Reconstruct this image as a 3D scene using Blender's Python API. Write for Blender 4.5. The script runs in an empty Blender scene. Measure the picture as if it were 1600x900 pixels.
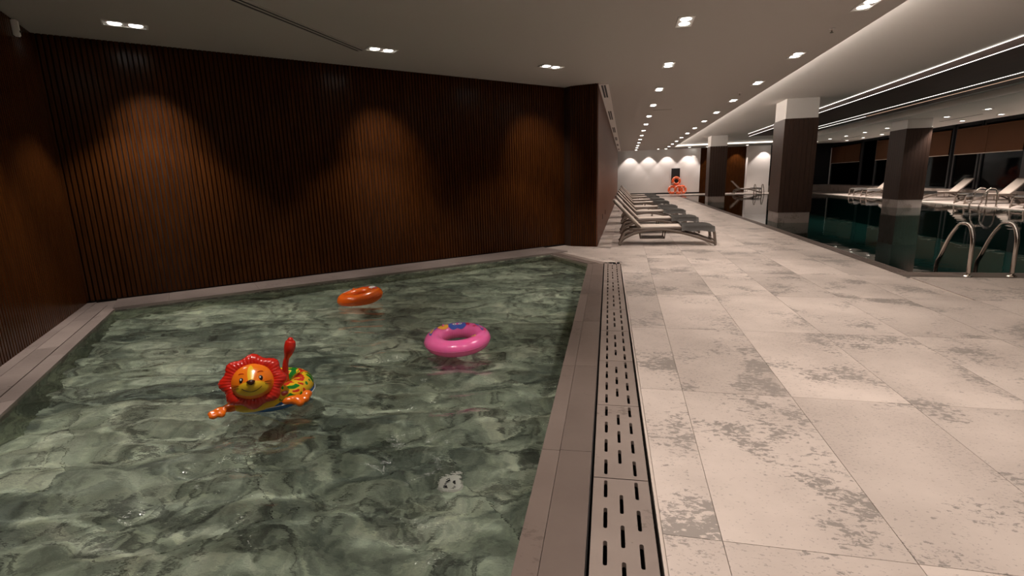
import bpy, bmesh, math, random
from mathutils import Vector, Matrix, noise
random.seed(7)
R = math.radians
scn = bpy.context.scene
COL = scn.collection

# ------------------------------------------------------------------ camera
cam_d = bpy.data.cameras.new('camera')
cam = bpy.data.objects.new('camera', cam_d)
COL.objects.link(cam)
cam_d.sensor_width = 36.0
cam_d.lens = 788.46 / 1600.0 * 36.0
cam_d.clip_start = 0.02
cam_d.clip_end = 300
PITCH, ROLL, YAW, EYE = R(11.962), R(-1.643), R(-12.744), Vector((0, 0, 1.45))
fw = Vector((math.sin(YAW) * math.cos(PITCH), math.cos(YAW) * math.cos(PITCH), -math.sin(PITCH)))
rt = Vector((math.cos(YAW), -math.sin(YAW), 0))
up = rt.cross(fw)
r2 = math.cos(ROLL) * rt + math.sin(ROLL) * up
u2 = -math.sin(ROLL) * rt + math.cos(ROLL) * up
M4 = Matrix((r2, u2, -fw)).transposed().to_4x4()
M4.translation = EYE
cam.matrix_world = M4
scn.camera = cam

# ------------------------------------------------------------------ world and exposure
world = bpy.data.worlds.new('night')
scn.world = world
world.use_nodes = True
world.node_tree.nodes['Background'].inputs[0].default_value = (0.5, 0.6, 0.8, 1)
world.node_tree.nodes['Background'].inputs[1].default_value = 0.004
vs = scn.view_settings
vs.view_transform = 'Standard'
vs.look = 'None'
vs.gamma = 1.0
vs.use_curve_mapping = False
vs.exposure = 0.0
cy = scn.cycles
cy.use_denoising = True
cy.max_bounces = 10
cy.diffuse_bounces = 5
cy.glossy_bounces = 5
cy.transmission_bounces = 6
cy.transparent_max_bounces = 12
cy.sample_clamp_indirect = 4.0
cy.blur_glossy = 0.5

WARM = (1.0, 0.86, 0.785)
W_HALL, W_POOL, W_AISLE, W_FAR = 178.0, 195.0, 520.0, 205.0     # watts of the downlights

# ------------------------------------------------------------------ heights and plan (metres)
ZC = 3.355            # ceiling of the corridor
ZU = 3.56            # raised ceiling over the big pool
A = Vector((-7.04, 5.18))            # corner of the slatted walls
B = Vector((-1.31, 11.36))           # where the long slatted wall meets the end panel
P0, P1, P2 = Vector((-6.335, 5.0)), Vector((-1.43, 10.0)), Vector((-0.62, 8.81))
def xr(y): return -0.62 + (8.81 - y) * 0.0311        # pool edge beside the grates
def xg0(y): return xr(y) + 0.283                     # grate, pool side
def xg1(y): return xr(y) + 0.570                     # grate, corridor side
YN = -0.8
P3, P4 = Vector((xr(YN), YN)), Vector((-6.335 + 0.838 * (5.0 - YN), YN))
WATER, BED = -0.035, -0.55
YF, YE = 45.0, 41.0                  # far wall, far edge of the big pool
X0, X1, Y0 = 4.05, 13.3, 8.3         # big pool
XW = 15.8                            # window wall

# ------------------------------------------------------------------ materials
def mat(name):
    m = bpy.data.materials.new(name)
    m.use_nodes = True
    t = m.node_tree
    return m, t, t.nodes['Principled BSDF']
def nd(t, kind, **kw):
    n = t.nodes.new(kind)
    for k, v in kw.items():
        if k.startswith('i_'):
            n.inputs[k[2:].replace('_', ' ')].default_value = v
        else:
            setattr(n, k, v)
    return n
def lk(t, a, b): t.links.new(a, b)
def c4(c): return (c[0], c[1], c[2], 1)
def plain(name, col, rough=0.5, metal=0.0, spec=0.5, coat=0.0, emit=0.0, sss=0.0):
    m, t, b = mat(name)
    b.inputs['Base Color'].default_value = c4(col)
    b.inputs['Roughness'].default_value = rough
    b.inputs['Metallic'].default_value = metal
    b.inputs['Specular IOR Level'].default_value = spec
    b.inputs['Coat Weight'].default_value = coat
    if sss:                 # thin vinyl lets light through
        b.inputs['Subsurface Weight'].default_value = sss
        b.inputs['Subsurface Radius'].default_value = (1, 1, 1)
        b.inputs['Subsurface Scale'].default_value = .12
    if emit:
        b.inputs['Emission Color'].default_value = c4(col)
        b.inputs['Emission Strength'].default_value = emit
    # faint unevenness so no surface is perfectly uniform
    n = nd(t, 'ShaderNodeTexNoise', i_Scale=9.0, i_Detail=3.0)
    tc = nd(t, 'ShaderNodeTexCoord')
    lk(t, tc.outputs['Object'], n.inputs['Vector'])
    mx = nd(t, 'ShaderNodeMapRange', i_To_Min=max(rough - .04, 0.0), i_To_Max=min(rough + .05, 1))
    lk(t, n.outputs['Fac'], mx.inputs['Value'])
    lk(t, mx.outputs[0], b.inputs['Roughness'])
    return m
def ramp(t, stops, interp='LINEAR'):
    r = nd(t, 'ShaderNodeValToRGB')
    r.color_ramp.interpolation = interp
    e = r.color_ramp.elements
    e[0].position, e[0].color = stops[0][0], c4(stops[0][1])
    e[1].position, e[1].color = stops[-1][0], c4(stops[-1][1])
    for p, c in stops[1:-1]:
        q = e.new(p)
        q.color = c4(c)
    return r
def wood(name, lo, hi, rough, scale=(6, 6, .5), spec=.5):
    m, t, b = mat(name)
    tc = nd(t, 'ShaderNodeTexCoord')
    oi = nd(t, 'ShaderNodeObjectInfo')
    ad = nd(t, 'ShaderNodeVectorMath', operation='MULTIPLY_ADD')
    ad.inputs[1].default_value = (37, 19, 53)
    lk(t, oi.outputs['Random'], ad.inputs[0])
    lk(t, tc.outputs['Object'], ad.inputs[2])
    mp = nd(t, 'ShaderNodeMapping')
    mp.inputs['Scale'].default_value = scale
    lk(t, ad.outputs[0], mp.inputs['Vector'])
    n = nd(t, 'ShaderNodeTexNoise', i_Scale=5.0, i_Detail=6.0, i_Distortion=0.6)
    lk(t, mp.outputs[0], n.inputs['Vector'])
    r = ramp(t, [(.25, lo), (.75, hi)])
    lk(t, n.outputs['Fac'], r.inputs['Fac'])
    lk(t, r.outputs[0], b.inputs['Base Color'])
    b.inputs['Roughness'].default_value = rough
    b.inputs['Specular IOR Level'].default_value = spec
    bp = nd(t, 'ShaderNodeBump', i_Strength=.08, i_Distance=.01)
    lk(t, n.outputs['Fac'], bp.inputs['Height'])
    lk(t, bp.outputs[0], b.inputs['Normal'])
    return m
def stone(name, base, alt, flake, rough, flake_at=.62, scale=1.0, speck=False):
    """concrete-look porcelain: cloudy base with eroded darker flakes"""
    m, t, b = mat(name)
    g = nd(t, 'ShaderNodeNewGeometry')
    oi = nd(t, 'ShaderNodeObjectInfo')
    ad = nd(t, 'ShaderNodeVectorMath', operation='MULTIPLY_ADD')
    ad.inputs[1].default_value = (13, 29, 7)
    lk(t, oi.outputs['Random'], ad.inputs[0])
    lk(t, g.outputs['Position'], ad.inputs[2])
    n1 = nd(t, 'ShaderNodeTexNoise', i_Scale=1.1 * scale, i_Detail=5.0, i_Roughness=.6)
    n2 = nd(t, 'ShaderNodeTexNoise', i_Scale=38 * scale, i_Detail=5.0, i_Roughness=.7, i_Distortion=.4)
    n3 = nd(t, 'ShaderNodeTexNoise', i_Scale=1.7 * scale, i_Detail=4.0, i_Roughness=.6)
    mp = nd(t, 'ShaderNodeMapping')
    mp.inputs['Scale'].default_value = (.6, 1, 1)
    lk(t, ad.outputs[0], mp.inputs['Vector'])
    for n in (n1, n3): lk(t, ad.outputs[0], n.inputs['Vector'])
    lk(t, mp.outputs[0], n2.inputs['Vector'])
    r1 = ramp(t, [(.35, base), (.68, alt)])
    lk(t, n1.outputs['Fac'], r1.inputs['Fac'])
    # flakes: fine noise gated by a coarse cloud
    s = nd(t, 'ShaderNodeMath', operation='MULTIPLY_ADD')
    s.inputs[1].default_value = .75
    lk(t, n3.outputs['Fac'], s.inputs[0])
    s2 = nd(t, 'ShaderNodeMath', operation='MULTIPLY')
    s2.inputs[1].default_value = .55
    lk(t, n2.outputs['Fac'], s2.inputs[0])
    lk(t, s2.outputs[0], s.inputs[2])
    r2_ = ramp(t, [(flake_at + .085, (0, 0, 0)), (flake_at + .115, (1, 1, 1))])
    lk(t, s.outputs[0], r2_.inputs['Fac'])
    mx = nd(t, 'ShaderNodeMix', data_type='RGBA')
    lk(t, r2_.outputs[0], mx.inputs[0])
    lk(t, r1.outputs[0], mx.inputs[6])
    mx.inputs[7].default_value = c4(flake)
    if speck:            # fine pitting all over, denser in some clouds
        n5 = nd(t, 'ShaderNodeTexNoise', i_Scale=85.0, i_Detail=3.0, i_Roughness=.6)
        lk(t, mp.outputs[0], n5.inputs['Vector'])
        s5 = nd(t, 'ShaderNodeMath', operation='MULTIPLY_ADD')
        s5.inputs[1].default_value = .30
        lk(t, n1.outputs['Fac'], s5.inputs[0])
        lk(t, n5.outputs['Fac'], s5.inputs[2])
        r5 = ramp(t, [(.755, (0, 0, 0)), (.80, (.7, .7, .7))])
        lk(t, s5.outputs[0], r5.inputs['Fac'])
        mk = nd(t, 'ShaderNodeMix', data_type='RGBA')
        lk(t, r5.outputs[0], mk.inputs[0])
        lk(t, mx.outputs[2], mk.inputs[6])
        mk.inputs[7].default_value = c4(flake)
        mx = mk
    # each tile a little lighter or darker
    hs = nd(t, 'ShaderNodeHueSaturation')
    mr = nd(t, 'ShaderNodeMapRange', i_To_Min=.88, i_To_Max=1.06)
    lk(t, oi.outputs['Random'], mr.inputs['Value'])
    lk(t, mr.outputs[0], hs.inputs['Value'])
    lk(t, mx.outputs[2], hs.inputs['Color'])
    lk(t, hs.outputs[0], b.inputs['Base Color'])
    rr = nd(t, 'ShaderNodeMapRange', i_To_Min=rough - .07, i_To_Max=rough + .12)
    lk(t, n2.outputs['Fac'], rr.inputs['Value'])
    lk(t, rr.outputs[0], b.inputs['Roughness'])
    bp = nd(t, 'ShaderNodeBump', i_Strength=.12, i_Distance=.004, invert=True)
    lk(t, r2_.outputs[0], bp.inputs['Height'])
    lk(t, bp.outputs[0], b.inputs['Normal'])
    return m
def marble(name):
    m, t, b = mat(name)
    g = nd(t, 'ShaderNodeNewGeometry')
    oi = nd(t, 'ShaderNodeObjectInfo')
    off = nd(t, 'ShaderNodeVectorMath', operation='MULTIPLY_ADD')
    off.inputs[1].default_value = (.5, .7, .3)
    lk(t, oi.outputs['Random'], off.inputs[0])
    lk(t, g.outputs['Position'], off.inputs[2])
    wn = nd(t, 'ShaderNodeTexNoise', i_Scale=.9, i_Detail=4.0, i_Roughness=.6)
    lk(t, off.outputs[0], wn.inputs['Vector'])
    sc = nd(t, 'ShaderNodeVectorMath', operation='SCALE')
    sc.inputs['Scale'].default_value = 1.3
    lk(t, wn.outputs['Color'], sc.inputs[0])
    wp = nd(t, 'ShaderNodeVectorMath', operation='ADD')
    lk(t, off.outputs[0], wp.inputs[0])
    lk(t, sc.outputs[0], wp.inputs[1])
    mp = nd(t, 'ShaderNodeMapping')
    mp.inputs['Rotation'].default_value = (0, 0, R(-38))
    mp.inputs['Scale'].default_value = (.75, 1.7, 1)
    lk(t, wp.outputs[0], mp.inputs['Vector'])
    n1 = nd(t, 'ShaderNodeTexNoise', i_Scale=1.25, i_Detail=9.0, i_Roughness=.68, i_Distortion=.5)
    lk(t, mp.outputs[0], n1.inputs['Vector'])
    r1 = ramp(t, [(.30, (.036, .047, .044)), (.41, (.155, .185, .155)), (.53, (.385, .43, .345)), (.70, (.78, .80, .66))])
    lk(t, n1.outputs['Fac'], r1.inputs['Fac'])
    # dark veins
    n2 = nd(t, 'ShaderNodeTexNoise', i_Scale=.95, i_Detail=5.0, i_Roughness=.55, i_Distortion=1.2)
    lk(t, mp.outputs[0], n2.inputs['Vector'])
    v = nd(t, 'ShaderNodeMath', operation='SUBTRACT')
    v.inputs[1].default_value = .5
    lk(t, n2.outputs['Fac'], v.inputs[0])
    va = nd(t, 'ShaderNodeMath', operation='ABSOLUTE')
    lk(t, v.outputs[0], va.inputs[0])
    rv = ramp(t, [(.0, (.16, .16, .16)), (.03, (1, 1, 1))])
    lk(t, va.outputs[0], rv.inputs['Fac'])
    mx = nd(t, 'ShaderNodeMix', data_type='RGBA', blend_type='MULTIPLY')
    mx.inputs[0].default_value = .9
    lk(t, r1.outputs[0], mx.inputs[6])
    lk(t, rv.outputs[0], mx.inputs[7])
    n4 = nd(t, 'ShaderNodeTexNoise', i_Scale=5.5, i_Detail=8.0, i_Roughness=.72, i_Distortion=.8)
    lk(t, mp.outputs[0], n4.inputs['Vector'])
    r4 = ramp(t, [(.32, (.42, .43, .44)), (.5, (1, 1, 1)), (.68, (1.5, 1.48, 1.4))])
    lk(t, n4.outputs['Fac'], r4.inputs['Fac'])
    mz = nd(t, 'ShaderNodeMix', data_type='RGBA', blend_type='MULTIPLY')
    mz.inputs[0].default_value = 1.0
    lk(t, mx.outputs[2], mz.inputs[6])
    lk(t, r4.outputs[0], mz.inputs[7])
    mx = mz
    # rusty flecks
    n3 = nd(t, 'ShaderNodeTexNoise', i_Scale=2.6, i_Detail=6.0, i_Roughness=.7)
    lk(t, wp.outputs[0], n3.inputs['Vector'])
    r3 = ramp(t, [(.70, (0, 0, 0)), (.76, (.8, .8, .8))])
    lk(t, n3.outputs['Fac'], r3.inputs['Fac'])
    m3 = nd(t, 'ShaderNodeMix', data_type='RGBA')
    lk(t, r3.outputs[0], m3.inputs[0])
    lk(t, mx.outputs[2], m3.inputs[6])
    m3.inputs[7].default_value = (.12, .075, .025, 1)
    hs = nd(t, 'ShaderNodeHueSaturation')
    mr = nd(t, 'ShaderNodeMapRange', i_To_Min=.8, i_To_Max=1.2)
    lk(t, oi.outputs['Random'], mr.inputs['Value'])
    lk(t, mr.outputs[0], hs.inputs['Value'])
    lk(t, m3.outputs[2], hs.inputs['Color'])
    lk(t, hs.outputs[0], b.inputs['Base Color'])
    b.inputs['Roughness'].default_value = .45
    return m
def glass_water(name):
    m, t, b = mat(name)
    t.nodes.remove(b)
    g = nd(t, 'ShaderNodeBsdfGlass', i_IOR=1.333, i_Roughness=0.0)
    g.inputs['Color'].default_value = (.92, .97, .94, 1)
    ge = nd(t, 'ShaderNodeNewGeometry')
    mp = nd(t, 'ShaderNodeMapping')
    mp.inputs['Scale'].default_value = (1, 1.5, 1)
    lk(t, ge.outputs['Position'], mp.inputs['Vector'])
    n = nd(t, 'ShaderNodeTexNoise', i_Scale=11.0, i_Detail=3.0, i_Roughness=.55)
    lk(t, mp.outputs[0], n.inputs['Vector'])
    bp = nd(t, 'ShaderNodeBump', i_Strength=.55, i_Distance=.006)
    lk(t, n.outputs['Fac'], bp.inputs['Height'])
    lk(t, bp.outputs[0], g.inputs['Normal'])
    lk(t, g.outputs[0], t.nodes['Material Output'].inputs['Surface'])
    return m
def still_water(name):
    m, t, b = mat(name)
    t.nodes.remove(b)
    tr = nd(t, 'ShaderNodeBsdfTransparent')
    tr.inputs[0].default_value = (.32, .56, .52, 1)
    gl = nd(t, 'ShaderNodeBsdfGlossy', i_Roughness=0.015)
    fr = nd(t, 'ShaderNodeFresnel', i_IOR=1.333)
    n = nd(t, 'ShaderNodeTexNoise', i_Scale=1.6, i_Detail=2.0)
    g = nd(t, 'ShaderNodeNewGeometry')
    lk(t, g.outputs['Position'], n.inputs['Vector'])
    bp = nd(t, 'ShaderNodeBump', i_Strength=.06, i_Distance=.05)
    lk(t, n.outputs['Fac'], bp.inputs['Height'])
    lk(t, bp.outputs[0], gl.inputs['Normal'])
    mx = nd(t, 'ShaderNodeMixShader')
    lk(t, fr.outputs[0], mx.inputs[0])
    lk(t, tr.outputs[0], mx.inputs[1])
    lk(t, gl.outputs[0], mx.inputs[2])
    lk(t, mx.outputs[0], t.nodes['Material Output'].inputs['Surface'])
    return m
def pane_glass(name):
    m, t, b = mat(name)
    t.nodes.remove(b)
    tr = nd(t, 'ShaderNodeBsdfTransparent')
    tr.inputs[0].default_value = (.55, .6, .62, 1)
    gl = nd(t, 'ShaderNodeBsdfGlossy', i_Roughness=0.03)
    fr = nd(t, 'ShaderNodeFresnel', i_IOR=1.1)
    mx = nd(t, 'ShaderNodeMixShader')
    lk(t, fr.outputs[0], mx.inputs[0])
    lk(t, tr.outputs[0], mx.inputs[1])
    lk(t, gl.outputs[0], mx.inputs[2])
    lk(t, mx.outputs[0], t.nodes['Material Output'].inputs['Surface'])
    return m
def glow(name, col, s):
    m, t, b = mat(name)
    t.nodes.remove(b)
    e = nd(t, 'ShaderNodeEmission')
    e.inputs[0].default_value = c4(col)
    e.inputs[1].default_value = s
    lk(t, e.outputs[0], t.nodes['Material Output'].inputs['Surface'])
    return m
def leafy(name):
    """yellow vinyl printed with green leaves and red fruit, laid out round the ring"""
    m, t, b = mat(name)
    tc = nd(t, 'ShaderNodeTexCoord')
    mp = nd(t, 'ShaderNodeMapping')
    mp.inputs['Scale'].default_value = (1.0, 1.0, .55)
    lk(t, tc.outputs['Object'], mp.inputs['Vector'])
    n = nd(t, 'ShaderNodeTexNoise', i_Scale=6.5, i_Detail=1.0, i_Distortion=1.5)
    lk(t, mp.outputs[0], n.inputs['Vector'])
    r = ramp(t, [(0, (.012, .16, .02)), (.43, (.015, .22, .02)), (.53, (.80, .52, .02)), (.60, (.80, .52, .02)), (.635, (.6, .04, .015))], 'CONSTANT')
    lk(t, n.outputs['Fac'], r.inputs['Fac'])
    lk(t, r.outputs[0], b.inputs['Base Color'])
    b.inputs['Roughness'].default_value = .22
    return m
def lionface(name):
    """orange vinyl with a yellow blaze and muzzle print"""
    m, t, b = mat(name)
    tc = nd(t, 'ShaderNodeTexCoord')
    sx = nd(t, 'ShaderNodeSeparateXYZ')
    lk(t, tc.outputs['Object'], sx.inputs[0])
    def ell(cx, cz, rx, rz):
        parts = []
        for o, c, r_ in (('X', cx, rx), ('Z', cz, rz)):
            a = nd(t, 'ShaderNodeMath', operation='SUBTRACT')
            a.inputs[1].default_value = c
            lk(t, sx.outputs[o], a.inputs[0])
            d = nd(t, 'ShaderNodeMath', operation='DIVIDE')
            d.inputs[1].default_value = r_
            lk(t, a.outputs[0], d.inputs[0])
            p = nd(t, 'ShaderNodeMath', operation='POWER')
            p.inputs[1].default_value = 2
            ab = nd(t, 'ShaderNodeMath', operation='ABSOLUTE')
            lk(t, d.outputs[0], ab.inputs[0])
            lk(t, ab.outputs[0], p.inputs[0])
            parts.append(p)
        s = nd(t, 'ShaderNodeMath', operation='ADD')
        lk(t, parts[0].outputs[0], s.inputs[0])
        lk(t, parts[1].outputs[0], s.inputs[1])
        q = nd(t, 'ShaderNodeMapRange', i_From_Min=.8, i_From_Max=1.1, i_To_Min=1.0, i_To_Max=0.0)
        lk(t, s.outputs[0], q.inputs['Value'])
        return q.outputs[0]
    mz = ell(0, -.058, .125, .062)
    bz = ell(0, .06, .026, .075)
    mxv = nd(t, 'ShaderNodeMath', operation='MAXIMUM')
    lk(t, mz, mxv.inputs[0])
    lk(t, bz, mxv.inputs[1])
    mx = nd(t, 'ShaderNodeMix', data_type='RGBA')
    lk(t, mxv.outputs[0], mx.inputs[0])
    mx.inputs[6].default_value = (.92, .22, .012, 1)
    mx.inputs[7].default_value = (.95, .60, .03, 1)
    lk(t, mx.outputs[2], b.inputs['Base Color'])
    b.inputs['Roughness'].default_value = .2
    return m

M = {}
M['slat'] = wood('walnut_slat', (.027, .0082, .0018), (.058, .0185, .0038), .24, spec=.13)
M['veneer'] = wood('walnut_veneer', (.095, .030, .012), (.15, .052, .022), .45, (3, 3, .3), spec=.3)
M['backing'] = plain('black_backing_felt', (.006, .004, .003), .9)
M['clad'] = wood('dark_column_cladding', (.026, .0125, .0075), (.050, .024, .014), .5, spec=.35)
M['raft'] = wood('dark_raft_board', (.055, .031, .024), (.080, .046, .036), .6, (1, .2, 1))
M['ceil'] = plain('ceiling_paint', (.44, .415, .385), .8, spec=.2)
M['ceilw'] = plain('ceiling_white_paint', (.78, .755, .72), .8, spec=.2)
M['white'] = plain('white_paint', (.78, .75, .72), .6, spec=.3)
M['cap'] = plain('column_paint', (.66, .63, .60), .7, spec=.3)
M['tile'] = stone('porcelain_floor_tile', (.60, .525, .465), (.44, .38, .335), (.27, .240, .212), .34, .63, speck=True)
M['coping'] = stone('wet_coping_stone', (.135, .105, .088), (.175, .140, .119), (.115, .09, .075), .30, .68)  # wet stone, its base colour also darkened to stand for weaker light
M['copingl'] = stone('dry_coping_stone', (.29, .247, .222), (.185, .156, .139), (.15, .127, .111), .38, .68)
M['grate'] = stone('grate_stone', (.20, .16, .136), (.27, .222, .19), (.155, .123, .102), .42, .68)
M['grout'] = plain('grout', (.55, .48, .42), .85)
M['dark'] = plain('drain_channel_black', (.010, .009, .008), .7)
M['marble'] = marble('green_marble')
M['water'] = glass_water('clear_pool_water')
M['deep'] = still_water('deep_pool_water')
M['teal'] = plain('teal_pool_tile', (.004, .024, .021), .4)
M['steel'] = plain('polished_steel', (.62, .57, .52), .16, metal=1.0)
M['frame'] = plain('taupe_resin', (.17, .135, .11), .42)
M['sling'] = plain('cream_sling_fabric', (.66, .58, .50), .75)
M['towel'] = plain('grey_towel', (.105, .098, .088), .95)
M['fixture'] = plain('fixture_white', (.8, .78, .75), .4)
M['lamp'] = glow('lamp_lens', (1.0, .93, .85), 16.0)
M['led'] = glow('led_line', (1.0, .93, .86), 2.6)
M['ledw'] = glow('led_line_dim', (1.0, .62, .42), .9)
M['cove'] = glow('cove_led', (1.0, .88, .78), 15.0)
M['covefar'] = glow('far_cove_led', (1.0, .88, .78), 3.0)
M['vent'] = plain('vent_black', (.008, .008, .008), .6)
M['mull'] = plain('dark_window_frame', (.03, .033, .036), .4, metal=.3)
M['pane'] = pane_glass('night_pane')
M['shade'] = plain('amber_shade_fabric', (.10, .034, .007), .85)
M['night'] = plain('recess_black', (.006, .006, .007), .8)
M['sill'] = stone('sill_stone', (.40, .34, .30), (.32, .27, .24), (.24, .2, .17), .5)
M['orange_ring'] = plain('orange_lifebuoy', (.90, .15, .04), .4)
M['band'] = plain('reflective_band', (.8, .72, .66), .35)
M['pink'] = plain('pink_vinyl', (1.0, .17, .44), .22, coat=.3, sss=.7)
M['pinktop'] = plain('pink_print_vinyl', (.92, .20, .36), .22, coat=.3)
M['orange'] = plain('orange_vinyl', (1.0, .17, .012), .22, coat=.3, sss=.6)
M['paw'] = plain('paw_orange_vinyl', (.85, .17, .008), .22, coat=.3)
M['red'] = plain('red_vinyl', (.62, .022, .010), .22, coat=.4)
M['blue'] = plain('blue_vinyl', (.012, .10, .32), .25, coat=.3)
M['face'] = lionface('lion_face_vinyl')
M['leaf'] = leafy('leaf_print_vinyl')
M['yellow'] = plain('yellow_vinyl', (.82, .50, .02), .25)
M['black'] = plain('print_black', (.012, .006, .005), .3)
M['brown'] = plain('nose_brown', (.045, .012, .006), .2)
M['printblue'] = plain('print_blue', (.06, .11, .45), .3)
M['printred'] = plain('print_red', (.55, .02, .06), .3)
M['printyel'] = plain('print_yellow', (.9, .45, .06), .3)
M['printwhite'] = plain('print_white', (.85, .82, .8), .3)
M['clear'] = plain('clear_seam', (.7, .75, .75), .2)

# ------------------------------------------------------------------ mesh helpers
def bm_new(): return bmesh.new()
def quad(bm, vs_, mi=0):
    f = bm.faces.new([bm.verts.new(v) for v in vs_])
    f.material_index = mi
    return f
def box(bm, x0, x1, y0, y1, z0, z1):
    v = [bm.verts.new((x, y, z)) for x in (x0, x1) for y in (y0, y1) for z in (z0, z1)]
    for a, b, c, d in ((0, 1, 3, 2), (4, 6, 7, 5), (0, 4, 5, 1), (2, 3, 7, 6), (0, 2, 6, 4), (1, 5, 7, 3)):
        bm.faces.new((v[a], v[b], v[c], v[d]))
def prism(bm, pts, z0, z1):
    """vertical prism over a plan polygon, given anticlockwise"""
    lo = [bm.verts.new((p[0], p[1], z0)) for p in pts]
    hi = [bm.verts.new((p[0], p[1], z1)) for p in pts]
    bm.faces.new(hi)
    bm.faces.new(lo[::-1])
    n = len(pts)
    for i in range(n):
        j = (i + 1) % n
        bm.faces.new((lo[i], lo[j], hi[j], hi[i]))
def tube(bm, pts, rad, seg=10, cap=True, squash=None):
    """round bar along a path; rad is one number or one per point"""
    pts = [Vector(p) for p in pts]
    n = len(pts)
    rads = rad if isinstance(rad, (list, tuple)) else [rad] * n
    prev = None
    rings = []
    for i, p in enumerate(pts):
        d = (pts[min(i + 1, n - 1)] - pts[max(i - 1, 0)]).normalized()
        if prev is None:
            a = Vector((0, 0, 1)) if abs(d.z) < .9 else Vector((1, 0, 0))
            u = d.cross(a).normalized()
        else:
            u = (prev - d * prev.dot(d)).normalized()
        prev = u
        w = d.cross(u)
        rings.append([bm.verts.new(p + (u * math.cos(2 * math.pi * k / seg) + w * math.sin(2 * math.pi * k / seg)) * rads[i]) for k in range(seg)])
    for a, b in zip(rings, rings[1:]):
        for k in range(seg):
            f = bm.faces.new((a[k], a[(k + 1) % seg], b[(k + 1) % seg], b[k]))
            f.smooth = True
    if cap:
        bm.faces.new(rings[0][::-1])
        bm.faces.new(rings[-1])
def bez(ctrl, n=8):
    """Catmull-Rom through the control points"""
    c = [Vector(p) for p in ctrl]
    c = [c[0] * 2 - c[1]] + c + [c[-1] * 2 - c[-2]]
    out = []
    for i in range(1, len(c) - 2):
        for k in range(n):
            t = k / n
            a, b, d, e = c[i - 1], c[i], c[i + 1], c[i + 2]
            out.append(.5 * ((2 * b) + (d - a) * t + (2 * a - 5 * b + 4 * d - e) * t * t + (3 * b - a - 3 * d + e) * t ** 3))
    out.append(c[-2])
    return out
def ellipsoid(bm, c, r, seg=20, rings=12, rot=None):
    m = Matrix.Translation(c) @ (rot.to_4x4() if rot else Matrix.Identity(4)) @ Matrix.Diagonal((r[0], r[1], r[2], 1))
    q = bmesh.ops.create_uvsphere(bm, u_segments=seg, v_segments=rings, radius=1, matrix=m)
    for v in q['verts']:
        for f in v.link_faces: f.smooth = True
def torus(bm, Rm, r, seg=48, sec=16, squash=1.0, fn=None, arc=None):
    rings = []
    n = seg
    for i in range(n):
        a = 2 * math.pi * i / n
        row = []
        for k in range(sec):
            b = 2 * math.pi * k / sec
            rr, zz = r * math.cos(b), r * math.sin(b) * squash
            if fn: rr, zz = fn(a, b, rr, zz)
            row.append(bm.verts.new(((Rm + rr) * math.cos(a), (Rm + rr) * math.sin(a), zz)))
        rings.append(row)
    for i in range(n):
        for k in range(sec):
            f = bm.faces.new((rings[i][k], rings[(i + 1) % n][k], rings[(i + 1) % n][(k + 1) % sec], rings[i][(k + 1) % sec]))
            f.smooth = True
def mesh_of(bm, name, m):
    bmesh.ops.recalc_face_normals(bm, faces=bm.faces)
    if 'water' in name:                     # open sheets must face up
        bm.normal_update()
        bm.faces.ensure_lookup_table()
        if bm.faces[0].normal.z < 0: bmesh.ops.reverse_faces(bm, faces=bm.faces)
    me = bpy.data.meshes.new(name)
    bm.to_mesh(me)
    bm.free()
    for x in (m if isinstance(m, (list, tuple)) else [m]): me.materials.append(x)
    return me
def link(name, data, parent=None, loc=(0, 0, 0), rot=(0, 0, 0)):
    o = bpy.data.objects.new(name, data)
    COL.objects.link(o)
    o.location = loc
    o.rotation_euler = rot
    o.parent = parent
    return o
def obj(name, bm, m, parent=None, loc=(0, 0, 0), rot=(0, 0, 0)):
    return link(name, mesh_of(bm, name, m), parent, loc, rot)
def tag(o, label, cat, group=None):
    o['label'] = label
    o['category'] = cat
    if group: o['group'] = group
    return o
def thing(name, label, cat, loc=(0, 0, 0), rotz=0, group=None):
    return tag(link(name, None, None, loc, (0, 0, rotz)), label, cat, group)
def struct(name, bm, m, label=None):
    o = obj(name, bm, m)
    o['kind'] = 'structure'
    if label: o['label'] = label
    return o
def copy_tree(o, parent=None):
    c = o.copy()
    COL.objects.link(c)
    c.parent = parent
    for ch in o.children: copy_tree(ch, c)
    return c
def bake(o):
    dg = bpy.context.evaluated_depsgraph_get()
    dg.update()
    me = bpy.data.meshes.new_from_object(o.evaluated_get(dg))
    d = o.data
    bpy.data.objects.remove(o)
    return me
def blob(name, balls, m, voxel, parent, smooth=6):
    """several ellipsoids fused into one continuous inflated skin"""
    bm = bm_new()
    for c, r in balls: ellipsoid(bm, c, r)
    t = link('tmp', mesh_of(bm, name, m))
    md = t.modifiers.new('r', 'REMESH')
    md.mode = 'VOXEL'
    md.voxel_size = voxel
    md.use_smooth_shade = True
    sm = t.modifiers.new('s', 'SMOOTH')
    sm.iterations = smooth
    me = bake(t)
    me.name = name
    if not me.materials: me.materials.append(m)
    return link(name, me, parent)
def on_plane(px, py, origin, normal):
    """photo pixel -> point on a known surface"""
    d = r2 * ((px - 800) / 788.46) - u2 * ((py - 450) / 788.46) + fw
    o = Vector(origin)
    n = Vector(normal)
    return EYE + d * ((o - EYE).dot(n) / d.dot(n))
def dir2(a, b): return (b - a).normalized()

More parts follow.
